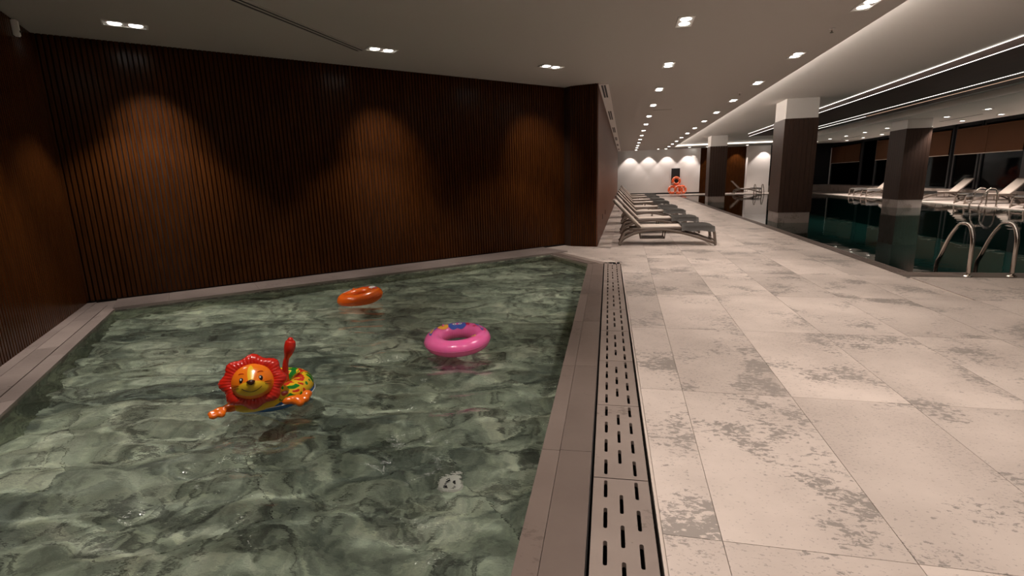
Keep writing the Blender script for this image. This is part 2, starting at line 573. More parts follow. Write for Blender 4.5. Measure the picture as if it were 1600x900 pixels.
# ================================================================== SETTING
# ---- floor slab under the tiles
fl = bm_new()
def floor_poly(pts, z1=-.012, z0=-.15): prism(fl, pts, z0, z1)
CO = Vector((-1.06, 10.62))              # chamfer, outer end
CI = Vector((xg1(8.98), 8.98))
floor_poly([(xg1(-3), -3), (3.80, -3), (3.80, 8.98), (CI.x, 8.98)])
floor_poly([(CI.x, 8.98), (3.80, 8.98), (3.80, 11.1), (-.58, 11.1), (-.90, 11.05), (CO.x, CO.y)])
floor_poly([(-.58, 11.1), (3.80, 11.1), (3.80, YF), (-.58, YF)])
floor_poly([(3.80, -3), (XW + .3, -3), (XW + .3, 7.86), (3.80, 7.86)])
floor = struct('floor', fl, M['grout'], 'pale concrete-look porcelain floor')
# decks beyond the big pool, tiles too far away to tell apart
for nm, pts in (('floor_far_deck', [(3.80, YE), (XW + .3, YE), (XW + .3, YF), (3.80, YF)]), ('floor_window_deck', [(X1, 7.86), (XW + .3, 7.86), (XW + .3, YE), (X1, YE)])):
    b = bm_new()
    prism(b, pts, -.15, 0)
    struct(nm, b, M['tile'], 'pale stone pool deck')

TW, TL, GAP = .69, 1.515, .0028
def tile_mesh(w, l):
    b = bm_new()
    box(b, GAP / 2, w - GAP / 2, GAP / 2, l - GAP / 2, -.0115, 0)
    return mesh_of(b, 'tile', M['tile'])
full = tile_mesh(TW, TL)
xs = [.41 + TW * k for k in range(-1, 14)]
ys = [1.92 + TL * k for k in range(-2, 30)]
def clip(poly, inside, cut):
    out = []
    for i, p in enumerate(poly):
        q = poly[(i + 1) % len(poly)]
        a, b = inside(p), inside(q)
        if a >= 0: out.append(p)
        if (a >= 0) != (b >= 0):
            t = a / (a - b)
            out.append((p[0] + (q[0] - p[0]) * t, p[1] + (q[1] - p[1]) * t))
    return out
lim = [lambda p: 3.80 - GAP - p[0], lambda p: YF - .02 - p[1]]
ntile = 0
for i, x in enumerate(xs):
    for j, y in enumerate(ys):
        near = x >= 3.7
        if near and (y > 7.5 or x > 9.2): continue
        if y > 33: continue
        poly = [(x + GAP / 2, y + GAP / 2), (x + TW - GAP / 2, y + GAP / 2), (x + TW - GAP / 2, y + TL - GAP / 2), (x + GAP / 2, y + TL - GAP / 2)]
        whole = list(poly)
        if near or (x + TW > 3.8 and y + TL < 7.8): cuts = [lambda p: 7.86 - p[1]]
        else: cuts = [lambda p: 3.80 - p[0]]
        if i == 0:
            if y < 8.9: cuts.append(lambda p: p[0] - (xg1(p[1]) + .014))
            cuts.append(lambda p: p[0] + .56)
        pieces = [cuts]
        if i == 0 and 7.4 < y < 11.2:          # the row that meets the chamfered pool corner
            d = dir2(CI, CO)
            far_ = [lambda p: p[1] - 8.982, lambda p: (p[0] - CI.x) * d.y - (p[1] - CI.y) * d.x - .01, lambda p: p[0] + .56]
            pieces = [far_] if y > 8.9 else [[lambda p: 8.978 - p[1], lambda p: p[0] - (xg1(p[1]) + .014)], far_]
        for cc in pieces:
            poly = list(whole)
            for c in cc:
                poly = clip(poly, c, None)
                if len(poly) < 3: break
            if len(poly) < 3: continue
            if poly == whole:
                link('tile', full, floor, (x, y, 0))
            else:
                b = bm_new()
                prism(b, [(p[0] - x, p[1] - y) for p in poly], -.0115, 0)
                link('tile', mesh_of(b, 'tile', M['tile']), floor, (x, y, 0))
# strip of tile between the corridor wall and the first joint, then the far end in one piece
b = bm_new()
for y in ys:
    if 11.2 < y < 33:
        box(b, -.575, xs[0] - GAP / 2, y + GAP / 2, y + TL - GAP / 2, -.0115, 0)
o = obj('tile_border', b, M['tile'], floor)
b = bm_new()
box(b, -.575, 3.80, ys[[k for k, y in enumerate(ys) if y <= 33][-1]] + TL, YF - .02, -.0115, 0)
obj('tile_field', b, M['tile'], floor)

# ---- small pool basin of green marble slabs
def inset(pts, d):
    n = len(pts)
    out = []
    for i in range(n):
        p, q, r_ = pts[i - 1], pts[i], pts[(i + 1) % n]
        a, c = dir2(p, q), dir2(q, r_)
        na, nc = Vector((-a.y, a.x)), Vector((-c.y, c.x))
        k = (na + nc) / (1 + na.dot(nc))
        out.append(q + k * d)
    return out
POOL = [P0, P4, P3, P2, P1]              # anticlockwise
ob = bm_new()
OUT = inset(POOL, -.12)
prism(ob, [tuple(p) for p in OUT], BED - .2, BED - .012)
basin = struct('floor_pool_basin', ob, M['dark'], 'basin of the small pool')
basin.cycles.is_caustics_receiver = True
# bed slabs, aligned with the long wall
ux = dir2(P0, P1)
uy = Vector((-ux.y, ux.x))
SW, SL = 1.05, 2.1
for i in range(-6, 10):
    for j in range(-12, 6):
        o0 = P0 + ux * (SL * i + (SL * .5 if j % 2 else 0)) + uy * (SW * j)
        poly = [tuple(o0 + ux * a + uy * c) for a, c in ((.002, .002), (SL - .002, .002), (SL - .002, SW - .002), (.002, SW - .002))]
        for k in range(5):
            p, q = POOL[k], POOL[(k + 1) % 5]
            e = dir2(p, q)
            poly = clip(poly, lambda v, p=p, e=e: e.x * (v[1] - p.y) - e.y * (v[0] - p.x) + .05, None)
            if len(poly) < 3: break
        if len(poly) < 3: continue
        bb = bm_new()
        prism(bb, poly, BED - .012, BED + random.uniform(-.001, .0006))
        s = obj('slab', bb, M['marble'], basin)
        s.cycles.is_caustics_receiver = True
# side walls of the basin
for k in range(5):
    p, q = POOL[k], POOL[(k + 1) % 5]
    e = dir2(p, q)
    n = Vector((e.y, -e.x))
    bb = bm_new()
    prism(bb, [tuple(p), tuple(p + n * .06), tuple(q + n * .06), tuple(q)][::-1], BED, -.022)
    s = obj('side_slab', bb, M['marble'], basin)
    s.cycles.is_caustics_receiver = True

# ---- water of the small pool: a rippled sheet
wb = bm_new()
CELL = .03
ax, bx_, ay, by_ = -6.5, -.2, -.95, 10.2
nx, ny = int((bx_ - ax) / CELL), int((by_ - ay) / CELL)
WIN = inset(POOL, -.05)
def inside_pool(x, y):
    for k in range(5):
        p, q = WIN[k], WIN[(k + 1) % 5]
        if (q.x - p.x) * (y - p.y) - (q.y - p.y) * (x - p.x) < 0: return False
    return True
def wave(x, y):
    # choppier towards the inlet on the left, calmer towards the end panel
    near = max(0.0, min(1.0, (5.2 - math.hypot(x + 3.75, y - 2.1)) / 3.6))
    a = .0034 + .0255 * near
    w = noise.noise(Vector((x * 1.1 + .6 * y, y * 2.6 - .5 * x, 1.7))) * 1.0
    w += noise.noise(Vector((x * 2.6 + 1.7 * y, y * 5.6 - 1.5 * x, 9.1))) * .95
    w += noise.noise(Vector((x * 8.0, y * 9.5, 4.4))) * .24
    return a * w
grid = {}
for i in range(nx + 1):
    for j in range(ny + 1):
        x, y = ax + i * CELL, ay + j * CELL
        grid[i, j] = (x, y)
verts = {}
def gv(i, j):
    if (i, j) not in verts:
        x, y = grid[i, j]
        verts[i, j] = wb.verts.new((x, y, WATER + wave(x, y)))
    return verts[i, j]
for i in range(nx):
    for j in range(ny):
        x, y = grid[i, j]
        if inside_pool(x + CELL / 2, y + CELL / 2):
            f = wb.faces.new((gv(i, j), gv(i + 1, j), gv(i + 1, j + 1), gv(i, j + 1)))
            f.smooth = True
pool_water = obj('pool_water', wb, M['water'])
pool_water['kind'] = 'stuff'
tag(pool_water, 'clear rippling water over the green marble of the small pool', 'water')
pool_water.cycles.is_caustics_caster = True

# ---- coping round the small pool
cop = bm_new()
box(cop, -.30, -.29, -2.9, -2.89, -.15, -.14)
coping = struct('floor_pool_coping', cop, M['grout'], 'stone coping round the small pool')
def strip(p, q, n, w0, w1, w2, w3, z0, z1, step, m, name='coping_tile', start=0.0):
    """tiles along p-q; n points away from the water; the strip runs w0..w1 wide at p and w2..w3 at q"""
    L = (q - p).length
    e = dir2(p, q)
    s = -start
    while s < L:
        a, b_ = max(s, 0) + .0015, min(s + step, L) - .0015
        if b_ - a > .03:
            def at(t, lo): return p + e * t + n * ((w0 + (w2 - w0) * t / L) if lo else (w1 + (w3 - w1) * t / L))
            bb = bm_new()
            pts = [at(a, True), at(a, False), at(b_, False), at(b_, True)]
            if (pts[1] - pts[0]).cross(pts[2] - pts[1]) < 0: pts = pts[::-1]
            prism(bb, [tuple(v) for v in pts], z0, z1)
            obj(name, bb, m, coping)
        s += step
le0 = Vector((.642, -.767)).normalized()
# left side: three strips with a shallow groove
e = dir2(P4, P0)
nl = Vector((-e.y, e.x))
Q4 = P4 - e * .5
for w0, w1, z in ((-.0, .125, 0.0), (.129, .30, .006), (.304, .56, .006)):
    strip(P0 + e * (.62 if w0 > .2 else .30 if w0 > .1 else .0), Q4, nl, w0, w1, w0, w1, -.10, z, 1.18, M['copingl'], start=.35)
# back side: one raised row under the long wall
nb = Vector((-ux.y, ux.x))
L01 = (P1 - P0).length
PX = P1 + ux * .42
strip(P0 - ux * .02, PX, nb, .0, .66, .0, .90, -.10, .014, 1.10, M['copingl'], start=.5)
bb = bm_new()
prism(bb, [tuple(P0), tuple(P0 + nb * .7), tuple(A + Vector((-.05, .05))), tuple(A + le0 * .8)], -.1, -.003)
obj('coping_corner', bb, M['copingl'], coping)
# right side between water and grates: narrow lip, then the wider tile
d3 = dir2(P2, P3)
nr = Vector((-d3.y, d3.x))
if nr.x < 0: nr = -nr
strip(P2, P3 + d3 * 1.5, nr, .0, .098, .0, .098, -.10, -.004, 1.30, M['coping'], start=.2)
strip(P2, P3 + d3 * 1.5, nr, .101, .272, .101, .272, -.10, 0, 1.30, M['coping'], start=.2)
# chamfered far corner
dc = dir2(P2, P1)
ncx = Vector((dc.y, -dc.x))
if ncx.x < 0: ncx = -ncx
strip(P2, P1 + dc * .1, ncx, .0, .17, .0, .10, -.10, -.002, .36, M['coping'])
strip(P2 - dc * .14, P1 + dc * .25, ncx, .175, .33, .105, .24, -.10, 0, .30, M['grate'])
strip(P2 - dc * .30, P1 + dc * .45, ncx, .335, .56, .245, .36, -.10, 0, .45, M['tile'])
bb = bm_new()
prism(bb, [(xr(8.8), 8.72), (xg1(8.75), 8.98), (CI.x + .02, 8.99), (CO.x + .1, CO.y + .3), (-1.3, 11.2), (-1.6, 10.3), (P1.x - .02, P1.y), (P2.x, P2.y)], -.2, -.012)
obj('coping_bed', bb, M['grout'], coping)
bb = bm_new()
prism(bb, [(-1.5, 10.45), (-.45, 9.15), (xg1(8.98), 8.99), (.41, 9.0), (.41, 11.2), (-.6, 11.15), (-1.0, 11.5), (-1.5, 11.5), (-2.0, 10.9)], -.1, -.005)
obj('corner_tile', bb, M['tile'], floor)

# ---- walls
def slat_wall(name, p, q, side, pitch, width, depth, z0, z1, label, first=0.0):
    """black backing with one upright batten per pitch; side = unit vector into the room"""
    e = dir2(p, q)
    L = (q - p).length
    bb = bm_new()
    pts = [p, q, q - side * .12, p - side * .12]
    if (pts[1] - pts[0]).cross(pts[2] - pts[1]) < 0: pts = pts[::-1]
    prism(bb, [tuple(v) for v in pts], -.15, ZC + .12)
    w = struct(name, bb, M['backing'], label)
    sb = bm_new()
    box(sb, -width / 2, width / 2, 0, depth, z0, z1)
    bmesh.ops.bevel(sb, geom=[ed for ed in sb.edges if abs(ed.verts[0].co.z - ed.verts[1].co.z) > 1], offset=.004, segments=1, affect='EDGES')
    me = mesh_of(sb, 'slat', M['slat'])
    ang = math.atan2(side.y, side.x) - math.pi / 2
    n = int((L - first) / pitch)
    for k in range(n):
        c = p + e * (first + (k + .5) * pitch)
        link('slat', me, w, (c.x, c.y, 0), (0, 0, ang))
    return w
nbk = Vector((ux.y, -ux.x))
wl = dir2(A, B)
nbk = Vector((wl.y, -wl.x))
wall_back = slat_wall('wall_back', A, B, nbk, .058, .046, .024, .036, ZC, 'long wall of dark walnut slats behind the small pool')
le = Vector((.642, -.767)).normalized()
LE = A + le * 8.6
nlw = Vector((-le.y, le.x))
wall_left = slat_wall('wall_left', A, LE, nlw, .058, .046, .024, .006, ZC, 'walnut slatted wall along the left coping')
# end panel standing proud of the long wall
EP0, EP1 = B + nbk * .20, Vector((-.60, 11.10))
eside = Vector((dir2(EP0, EP1).y, -dir2(EP0, EP1).x))
wall_end = slat_wall('wall_end', EP0, EP1, eside, .052, .036, .03, .0, ZC, 'short slatted panel at the corridor corner')
bb = bm_new()
prism(bb, [tuple(B - nbk * .1), tuple(EP0), tuple(EP0 - eside * .10), tuple(B - nbk * .1 + wl * .1)][::1], -.15, ZC + .1)
obj('return_board', bb, M['clad'], wall_end)
# corridor wall of veneer panels
bb = bm_new()
box(bb, -.75, -.60, 11.12, 39.2, -.15, ZC + .1)
wall_corr = struct('wall_corridor', bb, M['backing'], 'smooth walnut veneer wall along the corridor')
pm = bm_new()
box(pm, -.60, -.578, .003, 1.397, .0, ZC)
pme = mesh_of(pm, 'veneer_panel', M['veneer'])
for k in range(20): link('veneer_panel', pme, wall_corr, (0, 11.09 + 1.4 * k, 0))
for k in range(2):
    pb = bm_new()
    box(pb, -.579, -.571, 13.6 + 1.9 * k, 13.68 + 1.9 * k, .40, .53)
    tag(obj('wall_socket', pb, M['vent']), 'small black socket low on the corridor veneer wall', 'socket', 'sockets on the veneer wall')
# far wall, baseboard, far wood and pillar
bb = bm_new()
box(bb, -.75, 5.97, YF, YF + .2, -.15, 4.2)
struct('wall_far', bb, M['white'], 'white wall closing the corridor')
bb = bm_new()
box(bb, -.6, 5.97, YF - .02, YF, .0, .13)
struct('baseboard_far', bb, M['vent'], 'black baseboard of the far wall')
bb = bm_new()
box(bb, 5.97, 9.5, YF + .1, YF + .3, -.15, 4.2)
wf = struct('wall_far_wood', bb, M['backing'], 'slatted walnut wall at the far end of the big pool')
sb = bm_new()
box(sb, -.12, .12, -.05, 0, 0, 4.0)
sme = mesh_of(sb, 'slat', M['slat'])
for k in range(14): link('slat', sme, wf, (6.1 + .25 * k, YF + .1, 0))
bb = bm_new()
box(bb, 9.45, 11.1, YF - .6, YF + .2, -.15, 4.2)
struct('wall_far_pier', bb, M['white'], 'white pier at the far end of the big pool')
bb = bm_new()
box(bb, 11.1, XW + .4, YF + .5, YF + .7, -.15, 4.2)
struct('wall_far_dark', bb, M['night'])
bb = bm_new()
box(bb, 11.1, XW + .4, YF + .1, YF + .5, -.15, .5)
struct('trim_far_sill', bb, M['sill'])
# wall behind the camera
bb = bm_new()
box(bb, -2.2, XW + .5, -3.2, -3.0, -.15, ZC + .3)
struct('wall_rear', bb, M['ceil'], 'painted wall behind the viewer')

# ---- ceilings
bb = bm_new()
prism(bb, [(LE.x - .3, -3.1), (3.13, -3.1), (3.13, 38.8), (-.7, 38.8), (-.7, 11.2), tuple(B - nbk * .1), tuple(A - nbk * .1 - wl * .1), tuple(LE - nlw * .1)], ZC, ZC + .09)
struct('ceiling', bb, M['ceil'], 'plain painted ceiling')
bb = bm_new()
box(bb, 2.9, 10.3, -3.1, 36.5, ZU, ZU + .08)
struct('ceiling_raised', bb, M['ceilw'], 'raised ceiling over the big pool')
bb = bm_new()
box(bb, 3.13, 14.3, 36.3, 38.8, ZC, ZC + .2)
struct('ceiling_far_band', bb, M['ceil'])
bb = bm_new()
box(bb, 10.0, 14.3, -3.1, 36.3, ZC, ZC + .2)
struct('ceiling_aisle', bb, M['ceilw'], 'ceiling over the window aisle')
bb = bm_new()
box(bb, 14.25, XW + .5, -3.1, YF + .6, 3.62, 3.7)
struct('ceiling_window_recess', bb, M['night'])
bb = bm_new()
box(bb, -.75, 14.3, 38.7, YF + .6, 3.78, 3.9)
box(bb, -.75, 14.3, 38.7, 38.8, ZC + .09, 3.8)
struct('ceiling_far', bb, M['ceil'])
# cove strips on the step of the raised ceiling
for nm, a in (('far', (3.2, 9.9, 36.28, 36.3, ZC + .06, ZC + .13)), ('long', (3.13, 3.145, -3, 36.2, ZC + .045, ZU - .02))):
    bb = bm_new()
    box(bb, *a)
    tag(obj('cove_light_strip', bb, M['covefar' if nm == 'far' else 'cove']), {'far': 'bright cove light strip across the far end of the raised ceiling', 'long': 'cove light strip along the corridor side of the raised ceiling'}[nm], 'light strip')

# ---- big pool
bb = bm_new()
box(bb, X0 - .1, X1 + .1, Y0 - .1, YE + .1, -1.7, -1.5)
bp = struct('floor_big_basin', bb, M['teal'], 'teal basin of the big pool')
for a in ((X0 - .12, X0, Y0 - .1, YE + .1), (X1, X1 + .1, Y0, YE), (X0, X1 + .1, Y0 - .12, Y0), (X0, X1 + .1, YE, YE + .1)):
    bb = bm_new()
    box(bb, *a, -1.5, -.02 if a[0] < X0 or a[2] < Y0 else -.1)
    obj('basin_side', bb, M['teal'], bp)
bb = bm_new()
holes = [(4.537, 5.403, 16.817, 17.933), (4.537, 5.403, 30.417, 31.483), (10.567, 11.403, 23.117, 24.383)]
gx = sorted({X0 - .02, X1} | {h[k] for h in holes for k in (0, 1)})
gy = sorted({Y0 - .02, YE} | {h[k] for h in holes for k in (2, 3)})
for xa, xb in zip(gx, gx[1:]):
    for ya, yb in zip(gy, gy[1:]):
        if not any(h[0] <= xa and xb <= h[1] and h[2] <= ya and yb <= h[3] for h in holes):
            quad(bb, [(xa, ya, -.028), (xb, ya, -.028), (xb, yb, -.028), (xa, yb, -.028)])
bmesh.ops.remove_doubles(bb, verts=bb.verts, dist=1e-5)
bw = obj('big_pool_water', bb, M['deep'])
bw['kind'] = 'stuff'
tag(bw, 'still dark teal water of the big pool mirroring columns and loungers', 'water')
# overflow grating along the two near edges: long bars over a dark channel
def grating(name, label, x0, x1, y0, y1, along_y):
    t = thing(name, label, 'grating', ((x0 + x1) / 2, (y0 + y1) / 2, -.02), 0, 'overflow gratings of the big pool')
    cx, cyy = t.location.x, t.location.y
    bb = bm_new()
    box(bb, x0 - cx, x1 - cx, y0 - cyy, y1 - cyy, -.13, -.02)
    obj('channel', bb, M['dark'], t)
    w = (x1 - x0) if along_y else (y1 - y0)
    n = 5
    for k in range(n):
        a = k * w / n + .008
        c = (k + 1) * w / n - .012
        bb = bm_new()
        if along_y: box(bb, x0 - cx + a, x0 - cx + c, y0 - cyy, y1 - cyy, -.02, .016)
        else: box(bb, x0 - cx, x1 - cx, y0 - cyy + a, y0 - cyy + c, -.02, .016)
        obj('bar', bb, M['coping'], t)
grating('overflow_grating', 'slotted stone overflow grating along the corridor edge of the big pool', 3.80, X0 - .0, 8.3, YE, True)
grating('overflow_grating', 'slotted stone overflow grating at the ladder edge of the big pool', 3.80, XW, 7.86, Y0 - .0, False)

# ---- window wall: sill, frames, panes
bb = bm_new()
box(bb, XW - .1, XW + .3, -3, YF + .5, -.15, .46)
wr = struct('wall_right', bb, M['sill'], 'low stone wall under the windows')
spans = [(15.0, 19.6), (20.0, 24.7), (25.15, 27.75), (28.0, 29.75), (30.1, 33.0), (33.15, 35.0), (36.2, 37.9), (38.0, 40.0), (40.2, 45.3)]
for k, (a, c) in enumerate(spans):
    bb = bm_new()
    for q in ((a - .07, a + .05), (c - .05, c + .07)): box(bb, XW - .02, XW + .10, q[0], q[1], .46, 3.62)
    box(bb, XW - .02, XW + .10, a, c, .46, .52)
    box(bb, XW - .02, XW + .10, a, c, 3.4, 3.62)
    w = struct('window_%d' % (k + 1), bb, M['mull'])
    bb = bm_new()
    box(bb, XW + .03, XW + .04, a + .05, c - .05, .52, 3.4)
    obj('pane', bb, M['pane'], w)
for k, (a, c) in enumerate(((35.05, 36.1), (45.4, 46.2), (24.78, 25.05))):
    bb = bm_new()
    box(bb, XW - .06, XW + .2, a, c, .46, 3.3)
    obj('pier', bb, M['white'] if k != 2 else M['mull'], wr)
bb = bm_new()
box(bb, XW + .6, XW + .7, -3, YF + 1, -.2, 3.8)
struct('wall_night', bb, M['night'], 'darkness outside the windows')
shades = [('pulled down over the wide pane by the ladder', 20.0, 24.6, 2.10), ('over the pane between the two dark posts', 25.2, 29.7, 2.10), ('beside the window column', 30.15, 34.9, 2.10), ('on the narrow pane past the white pier', 36.25, 37.9, 2.12), ('on the last window before the far end', 40.25, 45.3, 2.10)]
for lab, a, c, z in shades:
    t = thing('roller_shade', 'amber fabric roller shade ' + lab, 'shade', (XW - .06, (a + c) / 2, z), 0, 'amber roller shades')
    n = max(1, round((c - a) / 2.3))
    for i in range(n):
        bb = bm_new()
        w = (c - a) / n
        box(bb, -.006, .006, -(c - a) / 2 + w * i + .01, -(c - a) / 2 + w * (i + 1) - .01, .0, 3.27 - z)
        obj('fabric', bb, M['shade'], t)
    bb = bm_new()
    tube(bb, [(0, -(c - a) / 2, 3.29 - z), (0, (c - a) / 2, 3.29 - z)], .03, 8)
    obj('roller', bb, M['shade'], t)
    bb = bm_new()
    box(bb, -.012, .012, -(c - a) / 2, (c - a) / 2, -.02, .01)
    obj('hem_bar', bb, M['sling'], t)

# ================================================================== COLUMNS AND RAFT
def column(x0, x1, y0, y1, top, label):
    t = thing('clad_column', label, 'column', ((x0 + x1) / 2, (y0 + y1) / 2, -1.5), 0, 'wood-clad columns of the big pool')
    hx, hy = (x1 - x0) / 2, (y1 - y0) / 2
    bb = bm_new()
    box(bb, -hx + .02, hx - .02, -hy + .02, hy - .02, 0, 1.80)
    obj('base', bb, M['sill'], t)
    bb = bm_new()
    box(bb, -hx + .02, hx - .02, -hy + .02, hy - .02, 4.48, top + 1.5)
    obj('cap', bb, M['cap'], t)
    def plank(w, axis):
        b = bm_new()
        box(b, -w / 2 + .003, w / 2 - .003, -.02, .0, 1.79, 4.50)
        return mesh_of(b, 'cladding_plank', M['clad'])
    nxp, nyp = 7, 8
    wx, wy = 2 * hx / nxp, 2 * hy / nyp
    mx_, my_ = plank(wx, 0), plank(wy, 1)
    for k in range(nxp):
        link('cladding_plank', mx_, t, (-hx + wx * (k + .5), -hy + .02, 0))
        link('cladding_plank', mx_, t, (-hx + wx * (k + .5), hy - .02, 0), (0, 0, math.pi))
    for k in range(nyp):
        link('cladding_plank', my_, t, (-hx + .02, -hy + wy * (k + .5), 0), (0, 0, -math.pi / 2))
        link('cladding_plank', my_, t, (hx - .02, -hy + wy * (k + .5), 0), (0, 0, math.pi / 2))
column(4.52, 5.42, 16.8, 17.95, ZU, 'dark wood-clad column rising from the pool edge beside the corridor grating')
column(4.52, 5.42, 30.4, 31.5, ZU, 'dark wood-clad column near the far white wall and life rings')
column(10.55, 11.42, 23.1, 24.4, ZC, 'dark wood-clad column in the water near the window loungers')

ZR, RX = 3.42, 7.75
t = thing('ceiling_raft', 'long dark wooden ceiling raft with inset white light lines', 'ceiling raft', (RX, 13.5, ZR))
bb = bm_new()
box(bb, 6.33 - RX, 9.14 - RX, -16.5, 16.5, 0, ZU - ZR - .001)
obj('board', bb, M['raft'], t)
def ledline(x, z, w, h, y0, y1, m):
    bb = bm_new()
    box(bb, x - RX - w / 2, x - RX + w / 2, y0 - 13.5, y1 - 13.5, z - ZR - h / 2, z - ZR + h / 2)
    obj('light_line', bb, m, t)
ledline(6.328, ZU - .016, .02, .012, 5, 23.0, M['led'])
ledline(6.328, ZU - .016, .02, .012, 23.8, 30, M['led'])
ledline(6.37, ZR - .001, .03, .006, 5, 23.6, M['led'])
ledline(6.37, ZR - .001, .03, .006, 24.6, 30, M['led'])
ledline(8.25, ZR - .001, .03, .006, 5, 30, M['led'])
ledline(8.66, ZR - .001, .03, .006, 22.0, 30, M['led'])
ledline(8.66, ZR - .001, .03, .006, 5, 21.9, M['ledw'])

# ================================================================== CEILING FITTINGS
def downlight_parts(name, w, l, r_):
    bb = bm_new()
    # square rim with an open middle
    for a in ((-w / 2, w / 2, -l / 2, -l / 2 + .018), (-w / 2, w / 2, l / 2 - .018, l / 2), (-w / 2, -w / 2 + .018, -l / 2 + .018, l / 2 - .018), (w / 2 - .018, w / 2, -l / 2 + .018, l / 2 - .018)):
        box(bb, *a, -.012, -.0005)
    rim = mesh_of(bb, 'rim', M['fixture'])
    bb = bm_new()
    box(bb, -w / 2 + .018, w / 2 - .018, -l / 2 + .018, l / 2 - .018, -.004, -.0005)
    plate = mesh_of(bb, 'plate', M['fixture'])
    bb = bm_new()
    bmesh.ops.create_cone(bb, cap_ends=True, segments=20, radius1=r_, radius2=r_, depth=.004, matrix=Matrix.Translation((0, 0, -.0065)))
    lens = mesh_of(bb, 'lens', M['lamp'])
    return rim, plate, lens
TWIN = downlight_parts('twin', .20, .44, .066)
SING = downlight_parts('single', .22, .22, .08)
LAMPS = {}
LAST = [None]
def spot(power, size, blend, caustic):
    key = (power, size, blend, caustic)
    if key not in LAMPS:
        d = bpy.data.lights.new('downlight_beam', 'SPOT')
        d.energy = power
        d.color = WARM
        d.spot_size = R(size)
        d.spot_blend = blend
        d.shadow_soft_size = .02 if caustic else .05
        d.cycles.is_caustics_light = caustic
        LAMPS[key] = d
    return LAMPS[key]
def downlight(x, y, z, rotz, power, label, group, size=92, blend=.6, twin=True, caustic=False):
    t = thing('downlight', label, 'downlight', (x, y, z), rotz, group)
    LAST[0] = t
    rim, plate, lens = TWIN if twin else SING
    link('rim', rim, t)
    link('plate', plate, t)
    for dy in ((-.10, .10) if twin else (0,)): link('lens', lens, t, (0, dy, 0))
    link('beam', spot(power, size, blend, caustic), t, (0, 0, -.03))
for k in range(-3, 13):
    y = 7.22 + 2.5588 * k
    near = -1 <= k <= 0
    if k > 0 or y > -2.6:
        downlight(.696, y, ZC, 0, W_HALL, 'twin recessed downlight in the ceiling row nearer the veneer wall', 'corridor downlights, wall row', caustic=near)
        downlight(2.717, y - .02, ZC, 0, W_HALL, 'twin recessed downlight in the ceiling row beside the raised ceiling', 'corridor downlights, pool row', caustic=False)
wang = math.atan2(wl.y, wl.x) - math.pi / 2
AIMS = ((-5.70, 5.26, 238, 255), (-3.46, 7.24, 592, 258), (-1.28, 9.20, 832, 255))
for x, y, px, py in AIMS:
    downlight(x, y, ZC, wang, W_POOL, 'twin recessed downlight washing the long slatted wall', 'downlights along the slatted wall', size=84, blend=.35, caustic=True)
    # the second lens of each pair is tipped towards the slats
    hit = on_plane(px, py, (A.x, A.y, 0), (nbk.x, nbk.y, 0))
    t = LAST[0]
    d = Matrix.Rotation(-wang, 3, 'Z') @ (hit - Vector((x, y, ZC - .03)))
    bo = link('beam', spot(W_POOL * .95, 54, .85, False), t, (0, .095, -.03))
    bo.rotation_euler = d.to_track_quat('-Z', 'Y').to_euler()
for x, y, k in ((-4.70, 3.35, 1.5), (-1.75, 2.1, 1.45)):
    downlight(x, y, ZC, wang, W_POOL * k, 'twin recessed downlight above the near end of the small pool', 'downlights over the near pool', size=84, blend=.5, caustic=True)
for k in range(12):
    y = 11.6 + 2.27 * k
    if y < 37.5: downlight(11.75, y, ZC, 0, W_AISLE, 'small downlight in the aisle row nearer the pool', 'aisle downlights, pool row', twin=False)
    y = 13.9 + 2.27 * k
    if y < 38.6: downlight(13.5, y, ZC, 0, W_AISLE, 'small downlight in the aisle row nearer the windows', 'aisle downlights, window row', twin=False)
for x in (.35, 1.84, 3.33, 4.95):
    downlight(x, YF - .55, 3.78, 0, W_FAR, 'wall-washing downlight above the far white wall', 'wall washers at the far end', size=80, blend=.25, twin=False)
downlight(5.4, YF - .3, 3.78, 0, W_FAR * .6, 'narrow spotlight close to the far white wall', None, size=50, blend=.2, twin=False)
for x in (7.0, 8.7):
    downlight(x, YF - .5, 3.78, 0, W_FAR, 'downlight washing the far slatted wall', 'washers on the far wood wall', size=80, blend=.25, twin=False)
downlight(10.6, YF - 1.1, 3.78, 0, W_FAR, 'downlight washing the white far pier', None, size=80, blend=.25, twin=False)
for x, y in ((8.6, 42.2), (10.4, 42.4)):  # added fill lamps that brighten the far deck lounger
    downlight(x, y, 3.78, 0, 170, 'added fill light above the far deck lounger', 'added far deck fill lights', twin=False)
for x, y in ((2.2, 37.9), (5.4, 37.6), (7.9, 37.5), (11.5, 37.4), (4.2, 37.2)):
    downlight(x, y, ZC, 0, 20, 'small downlight in the far ceiling band', 'far band downlights', twin=False)

# linear air slot in the ceiling over the pool
t = thing('air_slot', 'long linear air slot with two black gaps in the ceiling', 'air vent', (-3.97, 4.6, ZC))
bb = bm_new()
for a in ((-.085, -.055), (-.012, .012), (.055, .085)): box(bb, *a, -2.65, 2.62, -.010, -.0005)
box(bb, -.085, .085, 2.60, 2.63, -.010, -.0005)
obj('rim', bb, M['ceil'], t)
bb = bm_new()
for a in ((-.055, -.012), (.012, .055)): box(bb, *a, -2.65, 2.60, -.004, -.0005)
obj('gap', bb, M['vent'], t)
t.rotation_euler.z = R(-4.4)
